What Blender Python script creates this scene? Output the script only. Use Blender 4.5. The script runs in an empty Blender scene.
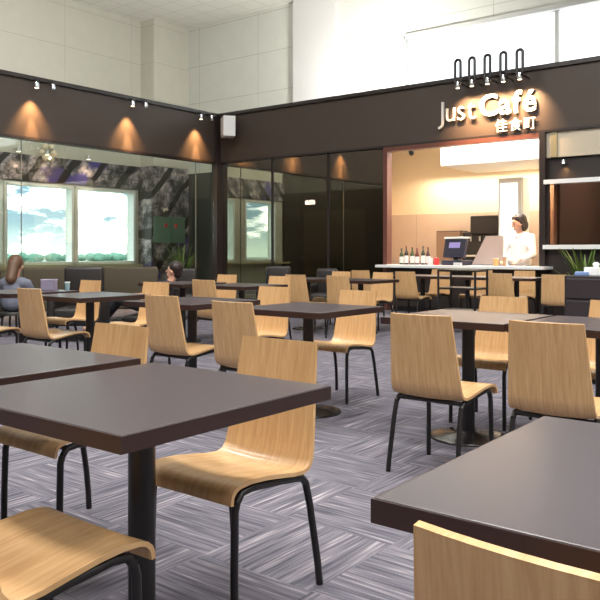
import bpy, bmesh, math, random
from mathutils import Vector, Matrix
random.seed(7)
scn = bpy.context.scene
col = scn.collection
PI = math.pi
R = math.radians

# ------------------------------------------------------------------ helpers
def lin(r, g, b):
    def f(c):
        c /= 255.0
        return c / 12.92 if c <= 0.04045 else ((c + 0.055) / 1.055) ** 2.4
    return (f(r), f(g), f(b), 1.0)

def nm(name):
    m = bpy.data.materials.new(name); m.use_nodes = True
    nt = m.node_tree; nt.nodes.clear()
    out = nt.nodes.new('ShaderNodeOutputMaterial')
    return m, nt, out

def N(nt, t, **kw):
    n = nt.nodes.new(t)
    for k, v in kw.items():
        if k in n.inputs: n.inputs[k].default_value = v
        else: setattr(n, k, v)
    return n

def pbr(name, c, rough=0.5, spec=0.5, metal=0.0, var=0.0, scale=20.0, coat=0.0, bump=0.0):
    m, nt, out = nm(name)
    p = N(nt, 'ShaderNodeBsdfPrincipled')
    p.inputs['Base Color'].default_value = c
    p.inputs['Roughness'].default_value = rough
    p.inputs['Specular IOR Level'].default_value = spec
    p.inputs['Metallic'].default_value = metal
    p.inputs['Coat Weight'].default_value = coat
    if var or bump:
        tc = N(nt, 'ShaderNodeTexCoord')
        nz = N(nt, 'ShaderNodeTexNoise', Scale=scale, Detail=4.0)
        nt.links.new(tc.outputs['Object'], nz.inputs['Vector'])
        if var:
            mr = N(nt, 'ShaderNodeMapRange'); mr.inputs[3].default_value = 1 - var; mr.inputs[4].default_value = 1 + var
            nt.links.new(nz.outputs['Fac'], mr.inputs[0])
            mx = N(nt, 'ShaderNodeMix', data_type='RGBA', blend_type='MULTIPLY'); mx.inputs[0].default_value = 1
            mx.inputs[6].default_value = c
            nt.links.new(mr.outputs[0], mx.inputs[7])
            nt.links.new(mx.outputs[2], p.inputs['Base Color'])
        if bump:
            b = N(nt, 'ShaderNodeBump', Strength=bump, Distance=0.002)
            nt.links.new(nz.outputs['Fac'], b.inputs['Height']); nt.links.new(b.outputs[0], p.inputs['Normal'])
    nt.links.new(p.outputs[0], out.inputs[0])
    return m

def emit(name, c, s):
    m, nt, out = nm(name)
    e = N(nt, 'ShaderNodeEmission', Color=c, Strength=s)
    nt.links.new(e.outputs[0], out.inputs[0]); return m

def glassmat(name, tint, refl, rcol=(1, 1, 1, 1), rough=0.0):
    m, nt, out = nm(name)
    t = N(nt, 'ShaderNodeBsdfTransparent', Color=tint)
    g = N(nt, 'ShaderNodeBsdfGlossy', Color=rcol, Roughness=rough)
    mx = N(nt, 'ShaderNodeMixShader'); mx.inputs[0].default_value = refl
    nt.links.new(t.outputs[0], mx.inputs[1]); nt.links.new(g.outputs[0], mx.inputs[2])
    nt.links.new(mx.outputs[0], out.inputs[0]); return m

class MB:
    def __init__(self): self.bm = bmesh.new()
    def box(self, x0, x1, y0, y1, z0, z1, bev=0.0, rz=0.0, seg=2):
        t = bmesh.new()
        bmesh.ops.create_cube(t, size=1.0)
        bmesh.ops.scale(t, vec=(x1 - x0, y1 - y0, z1 - z0), verts=t.verts)
        if bev: bmesh.ops.bevel(t, geom=t.edges[:], offset=bev, segments=seg, affect='EDGES', profile=0.5)
        if rz: bmesh.ops.rotate(t, cent=(0, 0, 0), matrix=Matrix.Rotation(rz, 3, 'Z'), verts=t.verts)
        bmesh.ops.translate(t, vec=((x0 + x1) / 2, (y0 + y1) / 2, (z0 + z1) / 2), verts=t.verts)
        self.add(t); return self
    def add(self, t, mat=None):
        me = bpy.data.meshes.new('tmp'); t.to_mesh(me); t.free()
        if mat is not None: me.transform(mat)
        self.bm.from_mesh(me); bpy.data.meshes.remove(me)
    def tube(self, pts, r, seg=10, cap=True):
        pts = [Vector(p) for p in pts]
        rs = r if isinstance(r, (list, tuple)) else [r] * len(pts)
        rings = []; up = None
        for i, p in enumerate(pts):
            a = pts[max(i - 1, 0)]; b = pts[min(i + 1, len(pts) - 1)]
            d = (b - a).normalized()
            if up is None:
                ref = Vector((0, 0, 1)) if abs(d.z) < 0.9 else Vector((1, 0, 0))
                up = d.cross(ref).normalized()
            up = (up - d * up.dot(d)).normalized()
            w = d.cross(up)
            rings.append([self.bm.verts.new(p + (up * math.cos(2 * PI * k / seg) + w * math.sin(2 * PI * k / seg)) * rs[i]) for k in range(seg)])
        for a, b in zip(rings, rings[1:]):
            for k in range(seg):
                self.bm.faces.new((a[k], a[(k + 1) % seg], b[(k + 1) % seg], b[k]))
        if cap:
            self.bm.faces.new(rings[0][::-1]); self.bm.faces.new(rings[-1])
        return self
    def lathe(self, prof, seg=24, c=(0, 0, 0)):
        rings = []
        for (r, z) in prof:
            if r < 1e-6: rings.append([self.bm.verts.new((c[0], c[1], c[2] + z))])
            else: rings.append([self.bm.verts.new((c[0] + r * math.cos(2 * PI * k / seg), c[1] + r * math.sin(2 * PI * k / seg), c[2] + z)) for k in range(seg)])
        for a, b in zip(rings, rings[1:]):
            for k in range(seg):
                q = [a[k % len(a)], a[(k + 1) % len(a)], b[(k + 1) % len(b)], b[k % len(b)]]
                u = []
                for v in q:
                    if v not in u: u.append(v)
                if len(u) > 2:
                    try: self.bm.faces.new(u)
                    except ValueError: pass
        return self
    def ball(self, c, r, sc=(1, 1, 1), u=12, v=8):
        t = bmesh.new(); bmesh.ops.create_uvsphere(t, u_segments=u, v_segments=v, radius=r)
        bmesh.ops.scale(t, vec=sc, verts=t.verts); bmesh.ops.translate(t, vec=c, verts=t.verts)
        self.add(t); return self
    def cap(self, a, ra, b, rb):           # tapered limb with round ends
        self.ball(a, ra); self.ball(b, rb); self.tube([a, b], [ra, rb], 12); return self
    def build(self, name, mat, parent=None, smooth=False, kind=None):
        bm = self.bm
        bmesh.ops.recalc_face_normals(bm, faces=bm.faces)
        me = bpy.data.meshes.new(name); bm.to_mesh(me); bm.free()
        if mat is not None: me.materials.append(mat)
        if smooth:
            for p in me.polygons: p.use_smooth = True
            try: me.set_sharp_from_angle(angle=R(40))
            except Exception: pass
        o = bpy.data.objects.new(name, me); col.objects.link(o)
        if parent: o.parent = parent
        if kind: o['kind'] = kind
        return o

def tag(o, label=None, cat=None, group=None, kind=None):
    if label: o['label'] = label
    if cat: o['category'] = cat
    if group: o['group'] = group
    if kind: o['kind'] = kind
    return o

def empty(name, loc=(0, 0, 0), rz=0.0, label=None, cat=None, group=None):
    o = bpy.data.objects.new(name, None); o.empty_display_size = 0.1
    o.location = loc; o.rotation_euler = (0, 0, rz); col.objects.link(o)
    return tag(o, label, cat, group)

def copy_tree(o, parent=None):
    c = o.copy(); col.objects.link(c)
    if parent: c.parent = parent
    for ch in list(o.children): copy_tree(ch, c)
    return c

def light(name, typ, loc, power, color=(1, 1, 1), size=0.3, size_y=None, target=None, angle=60, blend=0.6, rot=None):
    d = bpy.data.lights.new(name, typ); d.energy = power; d.color = color
    if typ == 'AREA':
        d.size = size
        if size_y: d.shape = 'RECTANGLE'; d.size_y = size_y
    elif typ == 'SPOT':
        d.spot_size = R(angle); d.spot_blend = blend; d.shadow_soft_size = size
    else: d.shadow_soft_size = size
    o = bpy.data.objects.new(name, d); o.location = loc; col.objects.link(o)
    if target is not None:
        o.rotation_euler = (Vector(target) - Vector(loc)).to_track_quat('-Z', 'Y').to_euler()
    if rot: o.rotation_euler = rot
    return o

# ------------------------------------------------------------------ materials
def wood_mat():
    m, nt, out = nm('beech_veneer')
    tc = N(nt, 'ShaderNodeTexCoord')
    mp = N(nt, 'ShaderNodeMapping'); mp.inputs['Scale'].default_value = (70, 5, 5)
    nz = N(nt, 'ShaderNodeTexNoise', Scale=1.0, Detail=5.0, Roughness=0.6, Distortion=0.6)
    oi = N(nt, 'ShaderNodeObjectInfo')
    nt.links.new(tc.outputs['Object'], mp.inputs[0]); nt.links.new(mp.outputs[0], nz.inputs['Vector'])
    cr = N(nt, 'ShaderNodeValToRGB')
    cr.color_ramp.elements[0].position = 0.3; cr.color_ramp.elements[0].color = lin(190, 149, 102)
    cr.color_ramp.elements[1].position = 0.75; cr.color_ramp.elements[1].color = lin(218, 181, 134)
    nt.links.new(nz.outputs['Fac'], cr.inputs[0])
    p = N(nt, 'ShaderNodeBsdfPrincipled', Roughness=0.25)
    p.inputs['Specular IOR Level'].default_value = 0.5
    nt.links.new(cr.outputs[0], p.inputs['Base Color']); nt.links.new(p.outputs[0], out.inputs[0])
    return m

def carpet_mat():
    m, nt, out = nm('striped_carpet_tiles')
    L = nt.links.new
    g = N(nt, 'ShaderNodeNewGeometry')
    sp = N(nt, 'ShaderNodeSeparateXYZ'); L(g.outputs['Position'], sp.inputs[0])
    T = 0.5
    def mth(op, a, b=None):
        n = N(nt, 'ShaderNodeMath', operation=op)
        for i, v in enumerate((a, b)):
            if v is None: continue
            if isinstance(v, (int, float)): n.inputs[i].default_value = v
            else: L(v, n.inputs[i])
        return n.outputs[0]
    cx = mth('FLOOR', mth('DIVIDE', sp.outputs[0], T)); cy = mth('FLOOR', mth('DIVIDE', sp.outputs[1], T))
    par = mth('FLOORED_MODULO', mth('ADD', cx, cy), 2.0)
    def mix(f, a, b):
        n = N(nt, 'ShaderNodeMix', data_type='FLOAT'); L(f, n.inputs[0]); L(a, n.inputs[2]); L(b, n.inputs[3]); return n.outputs[0]
    u = mix(par, sp.outputs[0], sp.outputs[1]); v = mix(par, sp.outputs[1], sp.outputs[0])
    off = mth('ADD', mth('MULTIPLY', cx, 3.17), mth('MULTIPLY', cy, 7.31))
    cb = N(nt, 'ShaderNodeCombineXYZ')
    L(mth('MULTIPLY', u, 66.0), cb.inputs[0]); L(mth('MULTIPLY', v, 2.8), cb.inputs[1]); L(off, cb.inputs[2])
    n1 = N(nt, 'ShaderNodeTexNoise', Scale=1.0, Detail=2.0, Roughness=0.6); L(cb.outputs[0], n1.inputs['Vector'])
    cr = N(nt, 'ShaderNodeValToRGB'); e = cr.color_ramp.elements
    e[0].position = 0.30; e[0].color = lin(74, 73, 83)
    e[1].position = 0.78; e[1].color = lin(178, 173, 176)
    a = e.new(0.45); a.color = lin(99, 97, 107)
    a = e.new(0.60); a.color = lin(119, 115, 124)
    L(n1.outputs['Fac'], cr.inputs[0])
    n2 = N(nt, 'ShaderNodeTexNoise', Scale=260.0, Detail=2.0); L(g.outputs['Position'], n2.inputs['Vector'])
    mr = N(nt, 'ShaderNodeMapRange'); mr.inputs[1].default_value = .3; mr.inputs[2].default_value = .7; mr.inputs[3].default_value = .8; mr.inputs[4].default_value = 1.2; L(n2.outputs['Fac'], mr.inputs[0])
    mx = N(nt, 'ShaderNodeMix', data_type='RGBA', blend_type='MULTIPLY'); mx.inputs[0].default_value = 1
    L(cr.outputs[0], mx.inputs[6]); L(mr.outputs[0], mx.inputs[7])
    p = N(nt, 'ShaderNodeBsdfPrincipled', Roughness=0.95); p.inputs['Specular IOR Level'].default_value = 0.1
    b = N(nt, 'ShaderNodeBump', Strength=0.3, Distance=0.004); L(n2.outputs['Fac'], b.inputs['Height']); L(b.outputs[0], p.inputs['Normal'])
    L(mx.outputs[2], p.inputs['Base Color']); L(p.outputs[0], out.inputs[0])
    return m

def panel_mat(name, base, line, sx, sy, sz, ox=0, oy=0, oz=0, w=0.012, rough=0.6):
    # flat cladding with thin joints on a grid; spacing 0 = no joint along that axis
    m, nt, out = nm(name); L = nt.links.new
    g = N(nt, 'ShaderNodeNewGeometry'); sp = N(nt, 'ShaderNodeSeparateXYZ'); L(g.outputs['Position'], sp.inputs[0])
    acc = None
    for i, (s, o) in enumerate(((sx, ox), (sy, oy), (sz, oz))):
        if not s: continue
        a = N(nt, 'ShaderNodeMath', operation='SUBTRACT'); L(sp.outputs[i], a.inputs[0]); a.inputs[1].default_value = o
        f = N(nt, 'ShaderNodeMath', operation='FLOORED_MODULO'); L(a.outputs[0], f.inputs[0]); f.inputs[1].default_value = s
        c = N(nt, 'ShaderNodeMath', operation='LESS_THAN'); L(f.outputs[0], c.inputs[0]); c.inputs[1].default_value = w
        if acc is None: acc = c
        else:
            x = N(nt, 'ShaderNodeMath', operation='MAXIMUM'); L(acc.outputs[0], x.inputs[0]); L(c.outputs[0], x.inputs[1]); acc = x
    mx = N(nt, 'ShaderNodeMix', data_type='RGBA'); mx.inputs[6].default_value = base; mx.inputs[7].default_value = line
    L(acc.outputs[0], mx.inputs[0])
    nz = N(nt, 'ShaderNodeTexNoise', Scale=3.0, Detail=3.0); L(g.outputs['Position'], nz.inputs['Vector'])
    mr = N(nt, 'ShaderNodeMapRange'); mr.inputs[3].default_value = .94; mr.inputs[4].default_value = 1.06; L(nz.outputs['Fac'], mr.inputs[0])
    m2 = N(nt, 'ShaderNodeMix', data_type='RGBA', blend_type='MULTIPLY'); m2.inputs[0].default_value = 1
    L(mx.outputs[2], m2.inputs[6]); L(mr.outputs[0], m2.inputs[7])
    p = N(nt, 'ShaderNodeBsdfPrincipled', Roughness=rough); L(m2.outputs[2], p.inputs['Base Color']); L(p.outputs[0], out.inputs[0])
    return m

def mural_mat():
    m, nt, out = nm('printed_mural'); L = nt.links.new
    g = N(nt, 'ShaderNodeNewGeometry')
    sn = N(nt, 'ShaderNodeVectorMath', operation='SNAP'); sn.inputs[1].default_value = (0.04, 0.055, 0.045); L(g.outputs['Position'], sn.inputs[0])
    n1 = N(nt, 'ShaderNodeTexNoise', Scale=2.6, Detail=5.0, Roughness=0.75); L(sn.outputs[0], n1.inputs['Vector'])
    cr = N(nt, 'ShaderNodeValToRGB'); e = cr.color_ramp.elements
    e[0].position = .40; e[0].color = lin(48, 46, 50); e[1].position = .66; e[1].color = lin(214, 200, 200)
    a = e.new(.47); a.color = lin(92, 88, 92); a = e.new(.54); a.color = lin(142, 134, 142)
    L(n1.outputs['Fac'], cr.inputs[0])
    n2 = N(nt, 'ShaderNodeTexNoise', Scale=1.1, Detail=1.0); L(sn.outputs[0], n2.inputs['Vector'])
    c2 = N(nt, 'ShaderNodeValToRGB'); c2.color_ramp.elements[0].position = .60; c2.color_ramp.elements[1].position = .66; L(n2.outputs['Fac'], c2.inputs[0])
    mx = N(nt, 'ShaderNodeMix', data_type='RGBA'); L(c2.outputs[0], mx.inputs[0]); L(cr.outputs[0], mx.inputs[6]); mx.inputs[7].default_value = lin(78, 70, 140)
    mp = N(nt, 'ShaderNodeMapping'); mp.inputs['Rotation'].default_value = (R(-50), 0, 0); L(g.outputs['Position'], mp.inputs[0])
    wv = N(nt, 'ShaderNodeTexWave', Scale=.42, Distortion=3.0, Detail=3.0); wv.bands_direction = 'Z'; wv.inputs['Detail Scale'].default_value = 1.2; L(mp.outputs[0], wv.inputs['Vector'])
    c3 = N(nt, 'ShaderNodeValToRGB'); c3.color_ramp.elements[0].position = .84; c3.color_ramp.elements[1].position = .90; L(wv.outputs['Fac'], c3.inputs[0])
    m3 = N(nt, 'ShaderNodeMix', data_type='RGBA'); L(c3.outputs[0], m3.inputs[0]); L(mx.outputs[2], m3.inputs[6]); m3.inputs[7].default_value = lin(34, 32, 34); mx = m3
    p = N(nt, 'ShaderNodeBsdfPrincipled', Roughness=.5); L(mx.outputs[2], p.inputs['Base Color']); L(p.outputs[0], out.inputs[0])
    return m

WOOD = wood_mat()
BLACK = pbr('black_steel', lin(26, 24, 26), .38, .5)
TOP = pbr('grey_laminate', lin(66, 58, 63), .30, .5, var=.06, scale=60)
EDGE = pbr('dark_brown_edge', lin(50, 32, 29), .4)
BASE = pbr('black_cast_base', lin(24, 21, 21), .2, .6)
CARPET = carpet_mat()
BAND = pbr('dark_wood_fascia', lin(72, 62, 56), .5, .4, var=.07, scale=6)
DARK = pbr('dark_brown_trim', lin(44, 36, 35), .4)
WALL_L = panel_mat('cladding_left', lin(196, 194, 182), lin(168, 165, 154), 0, 2.2, 1.06, oy=.9, oz=5.4 - 1.06 * 4)
WALL_B = panel_mat('cladding_back', lin(206, 207, 199), lin(160, 160, 152), 2.28, 0, 1.08, ox=-16.0, oz=5.45 - 1.08 * 4)
CEIL = panel_mat('ceiling_tiles', lin(220, 218, 210), lin(190, 188, 180), .6, .6, 0, w=.02)
MURAL = mural_mat()
WHITE = pbr('white_paint', lin(238, 240, 240), .45)
CHROME = pbr('brushed_steel', lin(215, 220, 226), .25, metal=1.0)
LGLASS = glassmat('clear_partition_glass', (.93, .95, .90, 1), .05, (.95, 1, .95, 1))
DGLASS = glassmat('dark_mirror_glass', (.42, .37, .33, 1), .46, (1, .97, .82, 1))
BGLASS = glassmat('brown_tinted_glass', (.66, .54, .48, 1), .14, (1, .9, .85, 1))
WGLASS = glassmat('window_glass', (.93, .98, .97, 1), .05)

def frost():
    m, nt, out = nm('opal_glazing')
    t = N(nt, 'ShaderNodeBsdfTransparent', Color=(.95, .97, .98, 1)); g = N(nt, 'ShaderNodeBsdfTranslucent', Color=(.96, .96, .96, 1))
    mx = N(nt, 'ShaderNodeMixShader'); mx.inputs[0].default_value = .75
    nt.links.new(t.outputs[0], mx.inputs[1]); nt.links.new(g.outputs[0], mx.inputs[2]); nt.links.new(mx.outputs[0], out.inputs[0]); return m
FROST = frost()
# ------------------------------------------------------------------ the place
PX = -11.95      # glass partition on the left
CY = 12.4        # cafe front
OX = -17.0       # outer wall with the windows
BY = 15.8        # back wall of the hall
HC = 7.7
S = 'structure'

MB().box(OX, 9, -7, BY, -.1, 0).build('floor', CARPET, kind=S)
MB().box(OX - .3, 9, -7, BY + .3, HC, HC + .2).build('ceiling', CEIL, kind=S)

MB().box(9, 9.3, -7, BY, 0, HC).build('wall_right', pbr('hall_paint', lin(206, 204, 194), .6), kind=S)
MB().box(OX, 9, -7.3, -7, 4.2, HC).build('wall_front', pbr('hall_paint_front', lin(206, 204, 194), .6), kind=S)
MB().box(OX, 9, -7.3, -7, 0, 4.2).build('wall_front_lower', pbr('hall_wood_panelling', lin(70, 58, 50), .5), kind=S)
# outer (left) wall around the row of windows
wz0, wz1 = .78, 2.81
panes = [(12.24, 14.2), (10.2, 12.14), (8.12, 10.1), (6.55, 8.02), (4.45, 6.0)]
mb = MB()
mb.box(OX - .3, OX, -7, BY, wz1, HC)
mb.box(OX - .3, OX, -7, BY, 0, wz0)
ys = [BY] + [v for p in panes for v in (p[1], p[0])] + [-7]
for k in range(0, len(ys), 2): mb.box(OX - .3, OX, ys[k + 1], ys[k], wz0, wz1)
mb.build('wall_left', WALL_L, kind=S)
FRAME = pbr('white_window_frame', lin(236, 242, 240), .4)
for i, (a, b) in enumerate(panes):
    w = MB()
    w.box(OX - .2, OX + .05, a - .02, a + .045, wz0, wz1).box(OX - .2, OX + .05, b - .045, b + .02, wz0, wz1)
    w.box(OX - .2, OX + .05, a, b, wz0 - .02, wz0 + .06).box(OX - .2, OX + .05, a, b, wz1 - .06, wz1 + .02)
    f = w.build('window_%d' % (i + 1), FRAME, kind=S)
    MB().box(OX - .11, OX - .10, a + .045, b - .045, wz0 + .06, wz1 - .06).build('pane', WGLASS, f)
# ledge under the windows
MB().box(OX, OX + .28, 3.9, 14.3, wz0 - .10, wz0 - .04).build('trim_1', pbr('cream_ledge', lin(206, 196, 160), .5), kind=S)
# dark lining of the part without windows
MB().box(OX, OX + .06, -7, 4.0, 0, 4.2).build('wall_left_lining', pbr('dark_lining', lin(52, 44, 38), .6), kind=S)
# mural above and beside the windows
MB().box(OX, OX + .07, 4.0, 14.36, wz1 + .06, 3.52).build('trim_2', MURAL, kind=S)
MB().box(OX, OX + .56, 14.36, BY, 0, 3.52).build('trim_3', MURAL, kind=S)
# pilaster in the corner
MB().box(OX, OX + .56, 14.45, BY, 3.53, HC).build('wall_left_pilaster', WALL_L, kind=S)

# back wall with the clerestory
cx0, cz0, cz1 = -9.1, 4.0, 6.2
mb = MB()
mb.box(OX, cx0, BY, BY + .3, 3.4, HC)
mb.box(cx0, 9, BY, BY + .3, cz1, HC)
mb.box(cx0, 9, BY, BY + .3, 3.4, cz0)
mb.build('wall_back', WALL_B, kind=S)
MB().box(-12.35, -11.0, BY - .18, BY, 3.6, HC).build('wall_back_pilaster', pbr('pale_grey_panel', lin(206, 205, 204), .5), kind=S)
MB().box(OX, 9, BY, BY + .3, 0, 3.4).build('wall_back_lower', pbr('grey_lower_wall', lin(70, 72, 70), .6), kind=S)
mb = MB()
mb.box(cx0 - .05, cx0 + .05, BY - .06, BY + .2, cz0, cz1).box(cx0, 9, BY - .06, BY + .2, cz1 - .05, cz1 + .05)
for k in range(1, 5): mb.box(cx0 + 3.6 * k - .04, cx0 + 3.6 * k + .04, BY + .05, BY + .2, cz0, cz1)
w6 = mb.build('window_6', pbr('grey_clerestory_frame', lin(190, 190, 186), .5), kind=S)
MB().box(cx0 + .05, 9, BY + .1, BY + .11, cz0, cz1 - .05).build('pane', FROST, w6)

# glass partition: fascia, sill, posts, panes
b0, b1 = 3.12, 4.13
MB().box(PX - .1, PX, -7, CY + .1, b0, b1).build('wall_left_fascia', BAND, kind=S)
MB().box(PX - .14, PX + .05, -7, CY + .1, b1, b1 + .07).box(PX - .12, PX + .03, -7, CY + .1, b0 - .05, b0).build('trim_4', DARK, kind=S)
MB().box(PX - .08, PX + .08, CY - .12, CY + .08, 0, b1).build('trim_5', DARK, kind=S)
ws = MB()
ws.box(PX - .06, PX + .02, -7, CY - .12, 0, .08)
for y in (11.72, 7.5, 4.4, .8, -2.8): ws.box(PX - .035, PX - .015, y - .005, y + .005, .08, b0 - .05)
w7 = ws.build('window_7', pbr('grey_glazing_joint', lin(120, 124, 120), .4), kind=S)
ycut = [CY - .12, 11.72, 7.5, 4.4, .8, -2.8, -7]
for k in range(6):
    MB().box(PX - .031, PX - .019, ycut[k + 1] + .006, ycut[k] - .006, .08, b0 - .05).build('pane', LGLASS, w7)

# cafe front: fascia
KX0, KX1 = -7.48, -4.58           # serving opening
MB().box(PX, 9, CY, CY + .12, b0, b1).build('wall_back_fascia', BAND, kind=S)
MB().box(PX, 9, CY - .05, CY + .16, b1, b1 + .07).box(PX, 9, CY - .025, CY + .13, b0 - .04, b0).build('trim_6', DARK, kind=S)
# dark glass screen
gs = MB()
gs.box(PX, KX0 - .12, CY + .0, CY + .1, 0, .1)
for x in (-11.88, -10.4, -8.93): gs.box(x - .02, x + .02, CY + .03, CY + .09, .1, b0 - .04)
w8 = gs.build('window_8', DARK, kind=S)
xc = [-11.88, -10.4, -8.93, KX0 - .12]
for k in range(3):
    MB().box(xc[k] + .02, xc[k + 1] - (.02 if k < 2 else 0), CY + .05, CY + .06, .1, b0 - .04).build('pane', DGLASS, w8)
# room behind the dark glass
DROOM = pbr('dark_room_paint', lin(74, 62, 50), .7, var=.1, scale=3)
MB().box(PX, -9.4, BY - .5, BY - .4, 0, 3.9).box(PX, PX + .08, CY + .12, BY - .5, 0, 3.9).box(PX, KX0 - .2, CY + .12, BY - .4, 3.9, 4.0).build('wall_back_side_room', DROOM, kind=S)
MB().box(-10.9, -9.2, 14.2, 14.28, 0, 2.05).build('wall_back_screen', pbr('olive_screen', lin(150, 140, 104), .7), kind=S)

# serving opening frame
PINK = pbr('red_brown_frame', lin(104, 66, 58), .35)
MB().box(KX0 - .12, KX0 - .03, CY - .03, CY + .14, 0, b0 - .04).box(KX0 - .03, KX1, CY - .03, CY + .14, b0 - .12, b0 - .04).build('trim_7', PINK, kind=S)
MB().box(KX1, KX1 + .1, CY - .05, CY + .14, 0, b0 - .04).build('trim_8', DARK, kind=S)

# kitchen shell
KY = 15.3
CREAM = pbr('cream_kitchen_wall', lin(242, 224, 194), .5)
MB().box(-9.35, KX1 + .5, KY, KY + .1, 1.95, 3.9).build('wall_back_kitchen', CREAM, kind=S)
MB().box(-9.35, KX1 + .5, KY - .04, KY + .1, 0, 1.95).build('wall_back_kitchen_lower', panel_mat('tan_panels', lin(206, 182, 162), lin(170, 146, 128), 1.5, 0, 0, ox=-7.0), kind=S)
def angled(off, w):
    m = MB(); a = [(KX0 - .10 - off, CY + .14), (KX0 - .10 - off + w, CY + .14), (-9.28 - off + w, KY), (-9.28 - off, KY)]
    lo = [m.bm.verts.new((x, y, 0)) for x, y in a]; hi = [m.bm.verts.new((x, y, 3.9)) for x, y in a]
    m.bm.faces.new(lo); m.bm.faces.new(hi[::-1])
    for i in range(4): m.bm.faces.new((lo[i], lo[(i + 1) % 4], hi[(i + 1) % 4], hi[i]))
    return m
angled(0, .05).build('wall_left_kitchen', CREAM, kind=S)
angled(.052, .05).build('wall_left_kitchen_outer', DROOM, kind=S)
MB().box(KX1 + .16, KX1 + .21, CY + .2, KY, 0, 3.9).build('wall_right_kitchen', CREAM, kind=S)
MB().box(KX1 + .215, KX1 + .26, CY + .2, KY, 0, 3.9).build('wall_right_kitchen_outer', DROOM, kind=S)
MB().box(KX0 - .15, KX1 + .5, CY + .14, KY, 3.9, 4.0).build('ceiling_kitchen', WHITE, kind=S)
MB().box(-7.0, KX1 + .15, 13.55, KY, 2.80, 3.88).build('trim_9', pbr('white_bulkhead', lin(250, 250, 246), .5), kind=S)

# bay right of the opening
MB().box(KX1 + .1, 9, CY + .03, CY + .12, 2.66, b0 - .04).build('wall_back_bay_top', pbr('beige_panel', lin(198, 188, 168), .6), kind=S)
MB().box(KX1 + .18, KX1 + .28, CY + .0, CY + .03, 2.66, b0 - .04).build('trim_10', pbr('olive_strip', lin(150, 142, 112), .6), kind=S)
MB().box(KX1 + .1, 9, CY + .1, CY + .2, 2.25, 2.66).build('wall_back_bay_beam', pbr('black_beam', lin(40, 34, 32), .5), kind=S)
MB().box(KX1 + .08, 9, CY - .06, CY + .1, 2.22, 2.29).build('trim_11', WHITE, kind=S)
MB().box(KX1 + .08, 9, CY - .1, CY + .1, 1.15, 1.22).build('trim_12', WHITE, kind=S)
w9 = MB().box(KX1 + .1, KX1 + .14, CY + .02, CY + .08, 1.22, 2.22).box(-2.9, -2.86, CY + .02, CY + .08, 1.22, 2.22).build('window_9', DARK, kind=S)
MB().box(KX1 + .14, -2.9, CY + .045, CY + .055, 1.22, 2.22).build('pane', BGLASS, w9)
MB().box(-2.86, 9, CY + .045, CY + .055, 1.22, 2.22).build('pane', BGLASS, w9)
MB().box(KX1 + .55, 9, 14.6, 14.7, 0, 3.9).build('wall_back_bay', pbr('brown_bay_wall', lin(128, 110, 102), .7), kind=S)
MB().box(KX1 + .5, 9, CY + .2, 14.7, 3.9, 4.0).build('ceiling_bay', DROOM, kind=S)
MB().box(KX1 + .1, 9, CY + .05, CY + .1, 0, 1.15).build('wall_back_bay_base', pbr('dark_base', lin(40, 32, 30), .5), kind=S)

# ------------------------------------------------------------------ chair
def shell_mesh():
    prof = [(-.214, .378), (-.212, .395), (-.206, .410), (-.192, .423), (-.17, .431), (-.12, .434), (-.05, .429), (.03, .417),
            (.09, .407), (.14, .403), (.168, .410), (.184, .432), (.193, .47), (.204, .54), (.218, .63), (.232, .72), (.245, .81)]
    def hw(i):
        s = i / (len(prof) - 1)
        z = prof[i][1]
        if i <= 9: return .197 + .006 * (1 - i / 9)
        return .197 - .031 * ((z - .405) / .405)
    NX = 9; th = .013
    bm = bmesh.new(); top = []; bot = []
    for i, (y, z) in enumerate(prof):
        a = Vector(prof[max(i - 1, 0)]); b = Vector(prof[min(i + 1, len(prof) - 1)])
        d = (b - a).normalized(); n = Vector((-d.y, d.x))     # normal, up / towards the sitter
        rt = []; rb = []
        for k in range(NX):
            u = -1 + 2 * k / (NX - 1)
            curve = 0.012 * (1 - u * u)                       # slight hollow
            x = u * hw(i)
            p = Vector((y, z)) - n * curve * (1 if i > 4 else .3)
            q = p - n * th
            rt.append(bm.verts.new((x, p.x, p.y))); rb.append(bm.verts.new((x, q.x, q.y)))
        top.append(rt); bot.append(rb)
    for g, fl in ((top, 1), (bot, 0)):
        for r0, r1 in zip(g, g[1:]):
            for k in range(NX - 1): bm.faces.new((r0[k], r0[k + 1], r1[k + 1], r1[k]))
    for i in range(len(prof) - 1):
        bm.faces.new((top[i][0], top[i + 1][0], bot[i + 1][0], bot[i][0]))
        bm.faces.new((top[i][-1], bot[i][-1], bot[i + 1][-1], top[i + 1][-1]))
    for i in (0, -1):
        for k in range(NX - 1): bm.faces.new((top[i][k], bot[i][k], bot[i][k + 1], top[i][k + 1]))
    return bm

def make_chair(name, label, shellmat, cat='chair'):
    t = empty(name, label=label, cat=cat)
    m = MB(); m.bm.free(); m.bm = shell_mesh()
    m.build('seat_shell', shellmat, t, smooth=True)
    r = .0125
    for s in (-1, 1):
        x = s * .180
        MB().tube([(x * 1.02, -.178, 0), (x * 1.01, -.176, .2), (x, -.172, .345), (x, -.164, .372)], r).build('leg', BLACK, t, smooth=True)
        MB().tube([(x, -.164, .372), (x, -.145, .396), (x, -.10, .402), (x, .03, .390), (x, .11, .380), (x, .15, .374), (x, .172, .352)], r).build('seat_rail', BLACK, t, smooth=True)
        MB().tube([(x, .172, .352), (x * 1.01, .192, .28), (x * 1.03, .212, .17), (x * 1.06, .226, .07), (x * 1.08, .232, 0)], r).build('leg', BLACK, t, smooth=True)
    MB().tube([(-.18, .155, .374), (.18, .155, .374)], .0115).build('cross_bar', BLACK, t, smooth=True)
    MB().tube([(-.18, -.14, .396), (.18, -.14, .396)], .010).build('cross_bar', BLACK, t, smooth=True)
    return t

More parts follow.
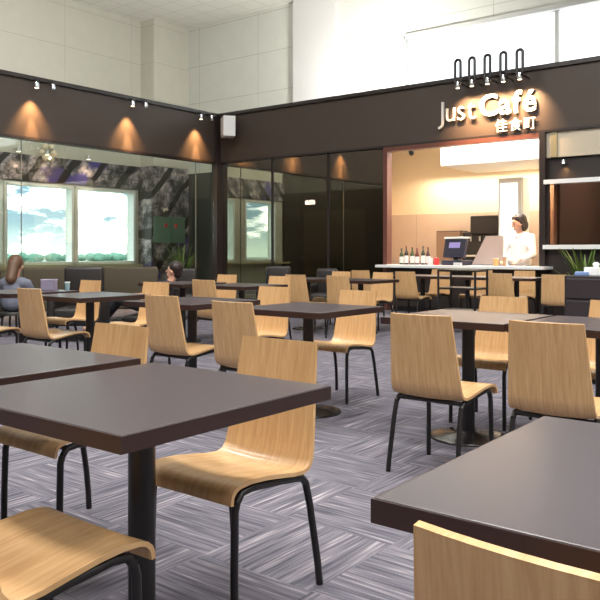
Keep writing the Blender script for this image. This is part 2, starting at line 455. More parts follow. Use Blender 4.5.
def make_table(label):
    t = empty('cafe_table', label=label, cat='table')
    h = .381
    tp = MB().box(-h + .003, h - .003, -h + .003, h - .003, .692, .73, .003).build('tabletop', TOP, t)
    e = MB()
    for (x0, x1, y0, y1) in ((-h, h, -h, -h + .004), (-h, h, h - .004, h), (-h, -h + .004, -h, h), (h - .004, h, -h, h)):
        e.box(x0, x1, y0, y1, .69, .728)
    e.build('edge_band', EDGE, tp)
    MB().box(-.16, .16, -.16, .16, .682, .692).build('mounting_plate', BLACK, t)
    MB().lathe([(0, .683), (.038, .683), (.038, .03), (0, .03)], 28).build('post', BLACK, t, smooth=True)
    MB().lathe([(0, .04), (.05, .04), (.06, .032), (.19, .018), (.225, .012), (.23, .006), (.23, 0), (0, 0)], 40).build('base_disc', BASE, t, smooth=True)
    return t

table0 = make_table('t'); tused = [0]
def table(x, y, label, rz=0):
    t = table0 if not tused[0] else copy_tree(table0)
    tused[0] = 1
    t.location = (x, y, 0); t.rotation_euler = (0, 0, R(rz))
    tag(t, label, 'table', 'square cafe tables'); return t

chair0 = make_chair('cafe_chair', 'c', WOOD); cused = [0]
def chair(x, y, face, label, rz=0, z=0):
    """x, y = where the back's top edge stands; face 'N' looks to the cafe, 'S' back to the viewer"""
    t = chair0 if not cused[0] else copy_tree(chair0)
    cused[0] = 1
    a = R(rz) + (PI if face == 'N' else 0)
    off = Matrix.Rotation(a, 3, 'Z') @ Vector((0, .24, 0))
    t.location = (x - off.x, y - off.y, z); t.rotation_euler = (0, 0, a)
    tag(t, label, 'chair', 'bent plywood cafe chairs'); return t

# front row
table(-1.66, 1.415, 'grey square table in the left foreground, nearest of the left pair')
table(-2.535, 1.45, 'grey square table at the left picture edge, its top catching the pale window light')
table(-.268, 1.40, 'grey square table cut off by the right foreground corner of the photo')
# second row
table(-6.68, 4.2, 'table at the far left edge, left of the chair before the bright window')
table(-5.65, 4.22, 'table with a shining white top edge left of centre, under the bright windows')
table(-4.35, 4.22, 'table left of the centre one with a chair standing on either side')
table(-3.2, 4.22, 'table in the picture centre with a round black base in view')
table(-2.0, 4.23, 'table with pale pinkish top behind the chair right of centre')
table(-1.215, 4.22, 'table at the right edge pushed against the pale pinkish one')
# third row and further
table(-6.9, 6.53, 'small far table below the green notice board')
table(-5.92, 6.53, 'far table in front of the mirrored window in the dark glass')
table(-6.6, 8.7, 'far table in front of the dark glass screen, left of the other one there')
table(-5.7, 8.7, 'far table in front of the dark glass screen, next to the serving opening')
table(-5.92, 10.85, 'farthest table, under the bottles at the left end of the counter')
table(-5.145, 10.85, 'farthest table, behind the black trolley before the counter')
table(-4.36, 10.85, 'farthest table, in front of the person in white')

chair(-1.71, 2.07, 'S', 'plywood chair under the left foreground table, back to the centre and seat in full view')
chair(-2.56, 2.06, 'S', 'plywood chair behind the far left foreground table, only its pale back top above it')
chair(-1.605, .785, 'N', 'plywood chair in the bottom left corner, only its curved seat in the photo')
chair(-.262, .775, 'N', 'plywood chair in the bottom right corner, its back hiding part of the table', rz=-2)
chair(-6.42, 3.45, 'N', 'plywood chair at the left edge, only its seat front in the photo')
chair(-5.65, 3.62, 'N', 'plywood chair seen from behind in front of the left bright window')
chair(-6.72, 5.02, 'S', 'orange lit plywood chair behind the white edged table below the window mullion')
chair(-5.80, 5.12, 'S', 'plywood chair in front of the reclining person in dark clothes', rz=6)
chair(-4.03, 3.62, 'N', 'plywood chair seen from behind left of centre, right of the white edged table', rz=0)
chair(-3.19, 3.44, 'N', 'plywood chair seen from behind just left of the centre table, half hiding it')
chair(-4.25, 5.10, 'S', 'plywood chair facing the viewer behind the centre table on its left')
chair(-3.32, 5.02, 'S', 'plywood chair facing the viewer with all legs in view, right of the centre table')
chair(-1.82, 3.32, 'N', 'plywood chair seen from behind right of centre, black legs on open carpet')
chair(-1.19, 3.30, 'N', 'largest plywood chair seen from behind at the right, in front of the right edge table')
chair(-2.08, 4.94, 'S', 'plywood chair facing the viewer behind the pale pinkish table')
chair(-1.34, 4.96, 'S', 'plywood chair at the right edge mostly hidden behind the table post')
chair(-6.9, 7.32, 'S', 'small pale plywood chair below the mirrored yellow green window strip')
chair(-5.97, 7.28, 'S', 'small pale plywood chair below the mirrored white window')
chair(-5.85, 5.85, 'N', 'small brown plywood chair seen from behind left of the mirrored window')
chair(-6.2, 7.9, 'N', 'shadowy plywood chair seen from behind under the dark glass, right of a pale one')
chair(-6.58, 9.5, 'S', 'far plywood chair, thin pale top showing behind a dark chair back by the dark glass')
chair(-5.52, 7.9, 'N', 'far dark chair back seen from behind, before the right part of the dark glass')
chair(-5.84, 9.5, 'S', 'far orange plywood chair facing the viewer left of the counter end')
chair(-6.75, 10.3, 'N', 'far brown chair back at the right end of the dark glass')
chair(-5.79, 10.07, 'N', 'far brown chair back below the bottles on the counter')
chair(-6.0, 11.62, 'S', 'far orange chair facing the viewer below the till')
chair(-5.25, 11.62, 'S', 'far orange chair hidden by the black trolley')
chair(-4.28, 10.07, 'N', 'far brown chair back below the grey steel panel on the counter')
chair(-4.54, 11.62, 'S', 'far chair facing the viewer directly below the person in white')
chair(-3.5, 10.0, 'N', 'far brown chair back beside the black drawer cabinet')

# dark padded chairs
pad = pbr('black_leather', lin(34, 31, 31), .45)
def lounge(x, y, rz, label, w=.5, h=.82, mat=pad, cat='armchair', group='dark lounge seats'):
    t = empty('lounge_chair', (x, y, 0), R(rz), label, cat, group)
    MB().box(-w / 2, w / 2, -.3, .28, .2, .42, .04, seg=3).build('seat', mat, t, smooth=True)
    MB().box(-w / 2, w / 2, .2, .33, .3, h, .04, seg=3).build('backrest', mat, t, smooth=True)
    for sx in (-1, 1):
        MB().box(sx * (w / 2 + .03) - .045, sx * (w / 2 + .03) + .045, -.3, .3, .18, .56, .03, seg=3).build('armrest', mat, t, smooth=True)
        for sy in (-.24, .26): MB().tube([(sx * w * .42, sy, 0), (sx * w * .42, sy, .22)], .018).build('leg', BLACK, t)
    return t
olive = pbr('olive_upholstery', lin(74, 66, 50), .7, var=.1, scale=30)
lounge(-9.2, 8.75, 40, 'black armchair back below the green notice board', w=.34, h=.83)
lounge(-8.2, 9.9, 30, 'black armchair below the mirrored window', w=.42, h=.86)
lounge(-7.5, 10.3, 20, 'black armchair right of the mirrored window', w=.36, h=.82)
lounge(-8.05, 5.85, 40, 'dark wide armchair in front of the window mullion', w=.5, h=.92)
lounge(-10.2, 5.5, 50, 'olive armchair at the far left under the window', w=.9, h=.84, mat=olive)
lounge(-10.4, 6.9, 50, 'olive armchair behind the lavender box', w=.7, h=.86, mat=olive)
lounge(-9.7, 8.0, 45, 'olive armchair left of the reclining person', w=.9, h=.86, mat=olive)

# ------------------------------------------------------------------ people
SKIN = pbr('skin', lin(226, 172, 146), .5)
HAIR = pbr('dark_brown_hair', lin(40, 28, 26), .45)
def remesh(o, v):
    m = o.modifiers.new('remesh', 'REMESH'); m.mode = 'VOXEL'; m.voxel_size = v; m.use_smooth_shade = True
    s = o.modifiers.new('smooth', 'SMOOTH'); s.factor = .5; s.iterations = 3
    return o
def head(mb, c, fwd, k=1.0):
    c = Vector(c); f = Vector(fwd).normalized(); up = Vector((0, 0, 1)); side = f.cross(up).normalized(); up = side.cross(f)
    P = lambda a, b, d: c + f * a * k + side * b * k + up * d * k
    mb.ball(P(0, 0, .02), .092 * k, (1, 1, 1.12)); mb.ball(P(.025, 0, -.05), .062 * k, (1, 1, 1.1))
    mb.cap(P(.09, 0, .0), .012 * k, P(.112, 0, -.03), .015 * k)          # nose
    mb.cap(P(.075, -.02, -.068), .012 * k, P(.075, .02, -.068), .012 * k)  # lips
    for s in (-1, 1): mb.ball(P(-.005, s * .092, -.01), .024 * k, (.6, .6, 1))
    return P
def face_bits(P, body, k=1.0):
    dk = pbr('eye_dark', lin(30, 22, 20), .3)
    for s in (-1, 1):
        MB().ball(P(.086, s * .034, .012), .011 * k).build('eye', dk, body)
        MB().tube([P(.088, s * .018, .036), P(.090, s * .036, .042), P(.080, s * .052, .036)], .005 * k).build('eyebrow', HAIR, body)
    MB().tube([P(.087, -.024, -.068), P(.091, 0, -.070), P(.087, .024, -.068)], .005 * k).build('mouth', pbr('lips', lin(186, 92, 88), .5), body)
def hand(mb, w, d, up):
    w = Vector(w); d = Vector(d).normalized(); up = Vector(up).normalized(); s = d.cross(up).normalized()
    mb.cap(w, .024, w + d * .075, .026); mb.cap(w + s * .018 + d * .07, .018, w - s * .018 + d * .07, .018)
    for i, (o, l) in enumerate(((.030, .075), (.010, .085), (-.010, .078), (-.030, .06))):
        a = w + d * .085 + s * o
        b = a + d * l * .55 - up * .008; c = b + d * l * .35 - up * .03
        mb.cap(a, .010, b, .0095); mb.cap(b, .0095, c, .0085)
    a = w + d * .025 + s * .03; b = a + s * .03 + d * .035; mb.cap(a, .012, b, .0105); mb.cap(b, .0105, b + d * .03 - up * .01, .009)

def barista():
    x, y = -5.17, 13.0
    t = empty('person', (x, y, 0), 0, 'person with dark hair in a white shirt behind the counter, looking left', 'person')
    k = 1.18
    b = MB()
    H = 1.60
    f = Vector((-.75, -.65, -.18))
    P = head(b, (0, -.03, H), f, k)
    b.cap((0, 0, 1.36), .062, (0, -.015, H - .06), .056)
    b.cap((-.1, 0, 1.36), .075, (.1, 0, 1.36), .075); b.cap((0, 0, 1.3), .13, (0, 0, 1.02), .12); b.cap((-.06, 0, .95), .125, (.06, 0, .95), .125)
    hands = []
    for s in (-1, 1):
        sh = Vector((s * .21, 0, 1.36)); el = Vector((s * .27, -.08, 1.07)); wr = Vector((s * .15 - .03, -.30, .96))
        b.cap(sh, .055, el, .044); b.cap(el, .043, wr, .028)
        hand(b, wr, Vector((-s * .25, -.9, -.2)), (0, 0, 1))
        hp = Vector((s * .09, 0, .9)); kn = Vector((s * .1, -.02, .48)); an = Vector((s * .1, .01, .08))
        b.cap(hp, .085, kn, .055); b.cap(kn, .055, an, .038); b.cap(an + Vector((0, .02, -.03)), .038, an + Vector((0, -.15, -.045)), .032)
    body = remesh(b.build('body', SKIN, t), .009)
    c = MB()   # shirt
    c.cap((-.12, 0, 1.355), .095, (.12, 0, 1.355), .095); c.cap((0, -.01, 1.28), .155, (0, 0, 1.0), .145); c.cap((-.08, 0, .95), .14, (.08, 0, .95), .14)
    c.cap((-.12, 0, 1.25), .1, (.12, 0, 1.25), .1)
    for s in (-1, 1):
        sh = Vector((s * .205, 0, 1.355)); el = Vector((s * .27, -.08, 1.07)); wr = Vector((s * .17 - .03, -.26, .98))
        c.cap(sh, .078, el, .064); c.cap(el, .064, wr, .044)
    remesh(c.build('shirt', pbr('white_shirt', lin(250, 248, 250), .7), t), .012)
    MB().tube([(-.075, -.06, 1.425), (-.04, -.125, 1.40), (0, -.165, 1.355)], .016).tube([(.075, -.06, 1.425), (.04, -.125, 1.40), (0, -.165, 1.355)], .016).build('collar', pbr('white_collar', lin(236, 234, 238), .7), t, smooth=True)
    tr = MB()
    for s in (-1, 1):
        tr.cap((s * .09, 0, .88), .105, (s * .1, -.02, .48), .075); tr.cap((s * .1, -.02, .48), .075, (s * .1, .01, .12), .06)
    remesh(tr.build('trousers', pbr('black_trousers', lin(30, 30, 34), .7), t), .012)
    h = MB()
    h.ball(P(-.028, 0, .05), .104 * k, (1, 1, 1.05), 16, 12); h.ball(P(-.07, 0, -.03), .07 * k, (1, 1, 1.4))
    for s in (-1, 1): h.cap(P(-.01, s * .088, .03), .026 * k, P(-.03, s * .075, -.09), .022 * k)
    h.cap(P(.05, .05, .095), .03 * k, P(.045, -.055, .095), .028 * k)
    remesh(h.build('hair', HAIR, body), .010)
    face_bits(P, body, k)
    return t
barista()

def recliner():
    # head rests high on the low chair's back, legs stretched out to the window
    x, y = -8.15, 7.1
    t = empty('person', (x, y, 0), R(-60), 'person with short dark hair in dark clothes reclining in a low chair', 'person')
    # local: feet towards -y
    b = MB()
    H = Vector((0, .34, .84))
    P = head(b, H, (-.1, -.9, .2), 1.0)
    b.cap((0, .28, .66), .058, H - Vector((0, .0, .05)), .052)
    b.cap((-.13, .25, .64), .07, (.13, .25, .64), .07); b.cap((0, .22, .58), .13, (0, -.02, .36), .12)
    for s in (-1, 1):
        sh = Vector((s * .2, .24, .63)); el = Vector((s * .25, .02, .46)); wr = Vector((s * .13, -.2, .5))
        b.cap(sh, .05, el, .042); b.cap(el, .04, wr, .028); hand(b, wr, (-s * .3, -.9, .0), (0, 0, 1))
        hp = Vector((s * .09, -.04, .34)); kn = Vector((s * .11, -.46, .46)); an = Vector((s * .12, -.76, .08))
        b.cap(hp, .085, kn, .056); b.cap(kn, .055, an, .038); b.cap(an + Vector((0, .03, -.03)), .037, an + Vector((0, -.15, -.045)), .03)
    body = remesh(b.build('body', SKIN, t), .009)
    c = MB()
    c.cap((-.13, .25, .63), .09, (.13, .25, .63), .09); c.cap((0, .21, .57), .15, (0, -.02, .36), .14)
    for s in (-1, 1):
        c.cap((s * .2, .24, .63), .068, (s * .25, .02, .46), .058); c.cap((s * .25, .02, .46), .057, (s * .15, -.16, .49), .042)
    remesh(c.build('jacket', pbr('dark_jacket', lin(42, 42, 50), .7), t), .012)
    tr = MB()
    for s in (-1, 1):
        tr.cap((s * .09, -.04, .35), .1, (s * .11, -.46, .46), .07); tr.cap((s * .11, -.46, .46), .07, (s * .12, -.75, .12), .055)
    remesh(tr.build('trousers', pbr('dark_trousers', lin(38, 40, 48), .7), t), .012)
    h = MB(); h.ball(P(-.02, 0, .05), .102, (1, 1, 1.05), 16, 12); h.ball(P(-.06, 0, -.02), .07)
    remesh(h.build('hair', HAIR, body), .011)
    face_bits(P, body)
    s = empty('lounge_chair', (x, y, 0), R(-60), 'low dark lounge chair under the reclining person', 'armchair', 'dark lounge seats')
    MB().box(-.3, .3, -.3, .2, .1, .235, .04, seg=3).build('seat', pad, s, smooth=True)
    MB().tube([(-.24, .33, .30), (-.24, .42, .62)], .05, 12).tube([(.24, .33, .30), (.24, .42, .62)], .05, 12).box(-.26, .26, .37, .43, .28, .64, .02).build('backrest', pad, s, smooth=True)
    for sx in (-1, 1):
        for sy in (-.24, .16): MB().tube([(sx * .25, sy, 0), (sx * .25, sy, .12)], .02).build('leg', BLACK, s)
        MB().tube([(sx * .27, .14, .2), (sx * .27, .36, .34)], .03).build('bracket', BLACK, s)
recliner()

def sitter():
    x, y = -9.15, 5.65
    t = empty('person', (x, y, 0), R(-150), 'person with long brown hair in a grey blue top seated at the far left', 'person')
    b = MB()
    H = Vector((0, .0, .92))
    P = head(b, H, (.1, -1, -.25), 1.0)
    b.cap((0, .03, .72), .055, H - Vector((0, 0, .05)), .05)
    b.cap((-.11, .04, .70), .065, (.11, .04, .70), .065); b.cap((0, .05, .64), .12, (0, .08, .45), .12)
    for s in (-1, 1):
        sh = Vector((s * .18, .04, .70)); el = Vector((s * .24, -.06, .47)); wr = Vector((s * .13, -.26, .5))
        b.cap(sh, .046, el, .04); b.cap(el, .038, wr, .026); hand(b, wr, (-s * .3, -.9, 0), (0, 0, 1))
        hp = Vector((s * .09, .04, .42)); kn = Vector((s * .1, -.38, .46)); an = Vector((s * .1, -.36, .08))
        b.cap(hp, .085, kn, .056); b.cap(kn, .055, an, .036); b.cap(an + Vector((0, .03, -.03)), .036, an + Vector((0, -.14, -.045)), .03)
    body = remesh(b.build('body', SKIN, t), .009)
    c = MB(); c.cap((-.11, .04, .695), .082, (.11, .04, .695), .082); c.cap((0, .05, .62), .14, (0, .08, .45), .14)
    for s in (-1, 1): c.cap((s * .18, .04, .69), .062, (s * .24, -.06, .47), .054)
    remesh(c.build('top', pbr('grey_blue_top', lin(108, 112, 128), .8), t), .012)
    tr = MB()
    for s in (-1, 1): tr.cap((s * .09, .04, .42), .1, (s * .1, -.38, .46), .07); tr.cap((s * .1, -.38, .46), .07, (s * .1, -.36, .12), .052)
    remesh(tr.build('trousers', pbr('navy_trousers', lin(44, 48, 62), .8), t), .012)
    h = MB(); h.ball(P(-.02, 0, .045), .104, (1, 1, 1.05), 16, 12); h.cap(P(-.07, 0, 0), .08, P(-.11, 0, -.2), .07)
    remesh(h.build('hair', pbr('brown_hair', lin(92, 66, 46), .5), body), .011)
    face_bits(P, body)
    s = empty('stool', (x, y, 0), R(-150), 'low stool under the long haired person at the far left', 'stool')
    MB().lathe([(0, .325), (.17, .325), (.18, .31), (.18, .28), (0, .28)], 24, (0, .07, 0)).build('seat', pad, s, smooth=True)
    for a in (45, 135, 225, 315):
        MB().tube([(.13 * math.cos(R(a)), .07 + .13 * math.sin(R(a)), .29), (.16 * math.cos(R(a)), .07 + .16 * math.sin(R(a)), 0)], .014).build('leg', BLACK, s)
sitter()

# ------------------------------------------------------------------ counter and kitchen things
CZ = .865
ct = empty('counter', (-6.0, 12.35, 0), 0, 'long serving counter with a white top below the opening', 'counter')
MB().box(-1.55, 1.62, -.35, .38, CZ - .05, CZ, .008).build('worktop', pbr('white_stone', lin(236, 238, 240), .3), ct)
MB().box(-1.36, 1.4, -.1, .33, .1, CZ - .05).build('cabinet', pbr('dark_counter_front', lin(46, 38, 36), .5), ct)
MB().box(-1.33, 1.37, -.06, .3, 0, .1).build('plinth', BLACK, ct)

LABEL = pbr('white_label', lin(240, 238, 236), .5)
bott_cols = [lin(60, 74, 40), lin(52, 30, 24), lin(70, 82, 48), lin(96, 40, 34), lin(56, 60, 40), lin(72, 34, 30)]
bglass = [pbr('bottle_glass_%d' % i, c, .12, .6) for i, c in enumerate(bott_cols)]
for i in range(6):
    xx = -7.33 + i * .115
    b = empty('bottle', (xx, 12.60 - .02 * (i % 2), CZ), 0, ['green bottle at the left end of the counter row', 'dark bottle with red cap, second from the counter end', 'olive bottle third in the counter row', 'red brown bottle fourth in the counter row', 'dark olive bottle fifth in the counter row', 'dark red bottle next to the red can'][i], 'bottle', 'bottles on the counter')
    hh = .30 + .02 * ((i * 5) % 3)
    MB().lathe([(0, 0), (.038, 0), (.04, .01), (.04, hh * .58), (.03, hh * .68), (.014, hh * .8), (.013, hh * .95), (0, hh * .95)], 16).build('bottle_body', bglass[i], b, smooth=True)
    MB().lathe([(.0412, .03), (.0412, hh * .5)], 16).build('label', LABEL, b, smooth=True)
    MB().lathe([(0, hh * .94), (.017, hh * .94), (.017, hh * 1.02), (0, hh * 1.02)], 12).build('cap', pbr('cap_%d' % i, lin(130, 40, 40) if i % 2 else lin(50, 50, 44), .4), b, smooth=True)
for i, (xx, c, lb) in enumerate(((-6.55, lin(214, 60, 60), 'red can on the counter beside the bottles'), (-6.68, lin(238, 226, 226), 'white can with pink tint between bottles and red can'))):
    o = empty('can', (xx, 12.52, CZ), 0, lb, 'can')
    MB().lathe([(0, 0), (.045, 0), (.05, .01), (.05, .12), (.045, .13), (0, .13)], 18).build('can_body', pbr('can_paint_%d' % i, c, .35), o, smooth=True)
    MB().lathe([(0, .13), (.044, .13), (.042, .135), (0, .135)], 18).build('lid', CHROME, o, smooth=True)

# till
till = empty('cash_register', (-6.17, 12.42, CZ), R(-12), 'black till with a lit lavender screen on the counter', 'cash register')
NAVY = pbr('till_black', lin(44, 44, 60), .35)
MB().box(-.2, .24, -.08, .26, 0, .09, .01).build('drawer_box', NAVY, till)
MB().box(-.04, .06, .06, .14, .09, .2).build('stand', NAVY, till)
m = MB(); t_ = bmesh.new(); bmesh.ops.create_cube(t_, size=1); bmesh.ops.scale(t_, vec=(.46, .07, .34), verts=t_.verts); m.add(t_, Matrix.Translation((0, .07, .30)) @ Matrix.Rotation(R(-14), 4, 'X'))
mon = m.build('monitor', NAVY, till)
m = MB(); t_ = bmesh.new(); bmesh.ops.create_cube(t_, size=1); bmesh.ops.scale(t_, vec=(.24, .01, .10), verts=t_.verts); m.add(t_, Matrix.Translation((0, .045, .36)) @ Matrix.Rotation(R(-14), 4, 'X'))
m.build('screen', emit('till_screen', lin(176, 160, 214), .8), mon)
MB().box(-.24, .22, .05, .2, .475, .51, .005).build('top_display', WHITE, till)
MB().box(.1, .26, -.12, -.07, .0, .05, .005).build('keypad', pbr('keypad_grey', lin(200, 200, 205), .5), till)

# coffee machine / dark appliance on back worktop
MB().box(-8.7, -6.15, 14.55, 15.24, 0, .9).build('trim_13', pbr('back_worktop', lin(150, 130, 118), .5), kind=S)
cm = empty('coffee_machine', (-6.80, 14.55, .9), 0, 'black coffee machine behind the till', 'coffee machine')
for p in (('body', -.30, .32, .2, .6, 0, .62), ('hood', -.1, .55, .12, .6, .56, .95)):
    MB().box(p[1], p[2], p[3], p[4], p[5], p[6], .02).build(p[0], pbr('machine_black', lin(34, 30, 32), .4), cm)
MB().box(-.22, .22, .12, .2, .1, .14).build('drip_tray', CHROME, cm)
for sx in (-.1, .1): MB().tube([(sx, .16, .52), (sx, .16, .42)], .02).build('spout', CHROME, cm)
for i in (0,):
    cmx = empty('kitchen_box', (-7.42, 14.7, .9), 0, 'tan box left of the coffee machine', 'box')
    MB().box(-.28, .28, .0, .4, 0, .62, .01).build('box_body', pbr('tan_box', lin(150, 120, 98), .6), cmx)
    MB().box(-.27, .27, .0, .4, .62, .65).build('lid', pbr('tan_lid', lin(120, 96, 80), .6), cmx)

# steel panel
sp = empty('steel_panel', (-5.45, 12.62, CZ), 0, 'grey slanted steel screen on the counter left of the person', 'screen')
m = MB(); bm = m.bm
pts = [(-.44, 0), (.14, 0), (.14, .5), (-.18, .5)]
v0 = [bm.verts.new((a, -.015, z + .02)) for a, z in pts]; v1 = [bm.verts.new((a, .015, z + .02)) for a, z in pts]
bm.faces.new(v0); bm.faces.new(v1[::-1])
for i in range(4): bm.faces.new((v0[i], v1[i], v1[(i + 1) % 4], v0[(i + 1) % 4]))
m.build('sheet', pbr('satin_steel', lin(196, 180, 176), .45, metal=.4), sp)
MB().box(-.44, .14, -.04, .04, 0, .02).build('foot', CHROME, sp)

def cup(x, y, z, c, label, h=.1, r=.04, cat='cup'):
    o = empty('cup', (x, y, z), 0, label, cat)
    mt = pbr('cup_paint', c, .4)
    MB().lathe([(0, 0), (r * .75, 0), (r, h), (r * .93, h), (r * .7, .006), (0, .006)], 18).build('cup_body', mt, o, smooth=True)
    MB().lathe([(r * .95, h - .008), (r * 1.05, h - .006), (r * 1.05, h + .004), (r * .95, h + .004)], 18).build('rim', WHITE, o, smooth=True)
cup(-5.31, 12.30, CZ, lin(228, 180, 110), 'orange cup on the counter left of the person', .13, .05)
cup(-5.12, 12.22, CZ, lin(200, 160, 130), 'tan cup on the counter in front of the person', .16, .035)

# lit doorway glow behind the person: tall lit fridge
fr = empty('display_fridge', (-5.86, 14.35, .0), 0, 'tall lit white display fridge behind the person', 'fridge')
MB().box(-.24, .26, -.1, .24, 0, 2.55, .01).build('cabinet', WHITE, fr)
dr = MB().box(-.22, .24, -.13, -.10, .1, 2.5, .005).build('door', WHITE, fr)
MB().box(-.19, .17, -.136, -.13, .5, 2.45).build('lit_panel', emit('fridge_light', (1, .95, .85, 1), 1.25), dr)
MB().box(.19, .21, -.17, -.13, 1.0, 1.5).build('handle', CHROME, dr)

# small camera on ceiling of the opening
cam_t = empty('security_camera', (-7.2, 12.75, 2.93), 0, 'small dark camera in the upper left corner of the opening', 'camera')
MB().tube([(0, 0, .12), (0, 0, .97)], .008).build('stem', BLACK, cam_t)
MB().lathe([(0, .12), (.06, .12), (.06, .08), (.045, .03), (0, .0)], 16).build('dome', BLACK, cam_t, smooth=True)

# ------------------------------------------------------------------ sign
def text_mesh(s, off=0.0, ext=.02):
    c = bpy.data.curves.new('t', 'FONT'); c.body = s; c.extrude = ext; c.offset = off; c.size = 1.0; c.resolution_u = 4
    o = bpy.data.objects.new('t', c); col.objects.link(o)
    dg = bpy.context.evaluated_depsgraph_get(); dg.update()
    me = bpy.data.meshes.new_from_object(o.evaluated_get(dg))
    bpy.data.objects.remove(o); bpy.data.curves.remove(c)
    return me
SIGNM = pbr('sign_white', lin(246, 246, 246), .4)
SIGNT = pbr('sign_brushed', lin(226, 222, 216), .35)
sign = empty('shop_sign', (-5.52, CY, 3.45), 0, 'raised white lettering over the serving opening', 'sign')
def letters(word, x0, x1, z0, hgt, off, mat, gap=.0):
    ms = []
    for ch in word:
        me = text_mesh(ch, off); xs = [v.co.x for v in me.vertices]; ys_ = [v.co.y for v in me.vertices]
        ms.append((me, min(xs), max(xs), min(ys_), max(ys_)))
    capm = text_mesh(word[0], off); cap = max(v.co.y for v in capm.vertices); bpy.data.meshes.remove(capm)
    sc = hgt / cap
    tot = sum(m[2] - m[1] for m in ms) + gap * (len(ms) - 1)
    sx = (x1 - x0) / tot
    x = x0
    for me, a, b, c, d in ms:
        me.transform(Matrix.Translation((x - a * sx - sign.location.x, 0, 0)) @ Matrix.Diagonal((sx, sc, 1.0, 1)))
        me.transform(Matrix.Translation((0, -.055, z0 - sign.location.z)) @ Matrix.Rotation(PI / 2, 4, 'X'))
        me.materials.clear(); me.materials.append(mat); me.name = 'letter'
        o = bpy.data.objects.new('letter', me); o.parent = sign; col.objects.link(o)
        x += (b - a + gap) * sx
letters('Just', -6.42, -5.70, 3.43, .36, -.008, SIGNT, .09)
letters('Café', -5.62, -4.62, 3.455, .37, .020, SIGNM, .05)
letters('佳食町', -5.33, -4.63, 3.165, .2, .0, SIGNM, .2)

WARMDISC = emit('warm_lamp_face', (1, .75, .5, 1), 5)
hx = [-5.87, -5.61, -5.33, -5.05, -4.77]
hl = ['leftmost', 'second from left', 'middle', 'second from right', 'rightmost']
for i, x in enumerate(hx):
    o = empty('sign_lamp', (x, CY - .4, 3.97), 0, hl[i] + ' of the five loop lamps standing above the sign', 'lamp', 'loop lamps above the sign')
    w = .05; pts = []
    for k in range(9):
        a = PI * k / 8; pts.append((w * math.cos(a), 0, .39 + .05 * math.sin(a)))
    for k in range(9):
        a = PI + PI * k / 8; pts.append((w * math.cos(a), 0, .07 + .05 * math.sin(a)))
    pts.append(pts[0])
    MB().tube(pts, .027, 8, cap=False).build('loop', BLACK, o, smooth=True)
    MB().tube([(0, .4, .04), (0, .0, .05)], .018).build('bracket', BLACK, o, smooth=True)
    hd = MB().lathe([(0, .06), (.03, .06), (.045, -.04), (.04, -.05), (0, -.05)], 16).build('lamp_head', CHROME, o, smooth=True)
    MB().lathe([(0, -.052), (.034, -.052)], 16).build('lens', WARMDISC, hd)
    light('sign_spot', 'SPOT', (x, CY - .4, 3.90), 175, (1, .60, .30), .03, target=(x, CY, 3.45), angle=88, blend=1.0)

# spotlights of the left fascia
def spot(loc, aim, label, on, ):
    o = empty('spotlight', loc, 0, label, 'spotlight', 'small spotlights on the fascia')
    MB().tube([(-.16, 0, .10), (0, 0, .10), (0, 0, .04)], .01).build('arm', BLACK, o, smooth=True)
    hd = MB().lathe([(0, .05), (.035, .05), (.045, -.03), (.04, -.05), (0, -.05)], 16).build('lamp_head', CHROME, o, smooth=True)
    MB().lathe([(0, -.053), (.036, -.053)], 16).build('lens', WARMDISC if on else WHITE, hd)
for i, y in enumerate((7.67, 9.8, 11.68)):
    nmz = ['left', 'middle', 'right'][i]
    spot((PX + .18, y, 4.02), 0, 'lit spotlight over the %s glow on the left fascia' % nmz, True)
    spot((PX + .18, y + .33, 4.04), 0, 'unlit chrome spotlight just right of the %s glow on the left fascia' % nmz, False)
    light('fascia_spot', 'SPOT', (PX + .18, y, 3.95), 300, (1, .55, .22), .02, target=(PX + .06, y, 3.1), angle=75, blend=1.0)
    light('fascia_spot', 'SPOT', (PX + .16, y, 3.95), 520, (1, .55, .22), .01, target=(PX + .07, y + .02, 3.1), angle=26, blend=.7)

# spotlights inside the corridor on the mural rail
for i, (y, on) in enumerate(((10.45, 1), (11.25, 0), (12.5, 1))):
    o = empty('corridor_lamp', (OX + .2, y, 3.62), 0, ['leftmost small lamp above the mural behind the glass', 'flower shaped cluster lamp above the mural behind the glass', 'right small lamp above the mural behind the glass'][i], 'lamp')
    MB().tube([(-.2, 0, .02), (0, 0, .02)], .012).build('arm', CHROME, o)
    MB().lathe([(0, .04), (.04, .04), (.07, -.06), (.06, -.07), (0, -.07)], 14).build('lamp_head', CHROME, o, smooth=True)
    MB().lathe([(0, -.073), (.055, -.073)], 14).build('lens', emit('corridor_lens', (1, .85, .65, 1), 4), o)
    if i == 1:
        for k in range(6):
            a = PI / 3 * k
            MB().ball((.04, .17 * math.cos(a), -.02 + .17 * math.sin(a)), .075).build('petal', pbr('cream_petal', lin(226, 214, 190), .4), o, smooth=True)
    light('corridor_spot', 'SPOT', (OX + .3, y, 3.5), 25, (1, .75, .5), .03, target=(OX + .1, y, 2.9), angle=100, blend=1)
# bay lamps
for i, x in enumerate((-4.2, -3.35)):
    o = empty('bay_lamp', (x, CY + .02, 2.58), 0, ['small warm lamp in the dark strip right of the opening', 'small warm lamp at the right picture edge above the chrome rail'][i], 'lamp')
    MB().tube([(0, .08, .02), (0, 0, .02)], .01).build('arm', BLACK, o)
    MB().lathe([(0, .03), (.03, .03), (.04, -.04), (0, -.04)], 14).build('lamp_head', CHROME, o, smooth=True)
    light('bay_spot', 'SPOT', (x, CY + .02, 2.52), 5, (1, .55, .2), .02, target=(x, CY + .12, 2.2), angle=110, blend=1)

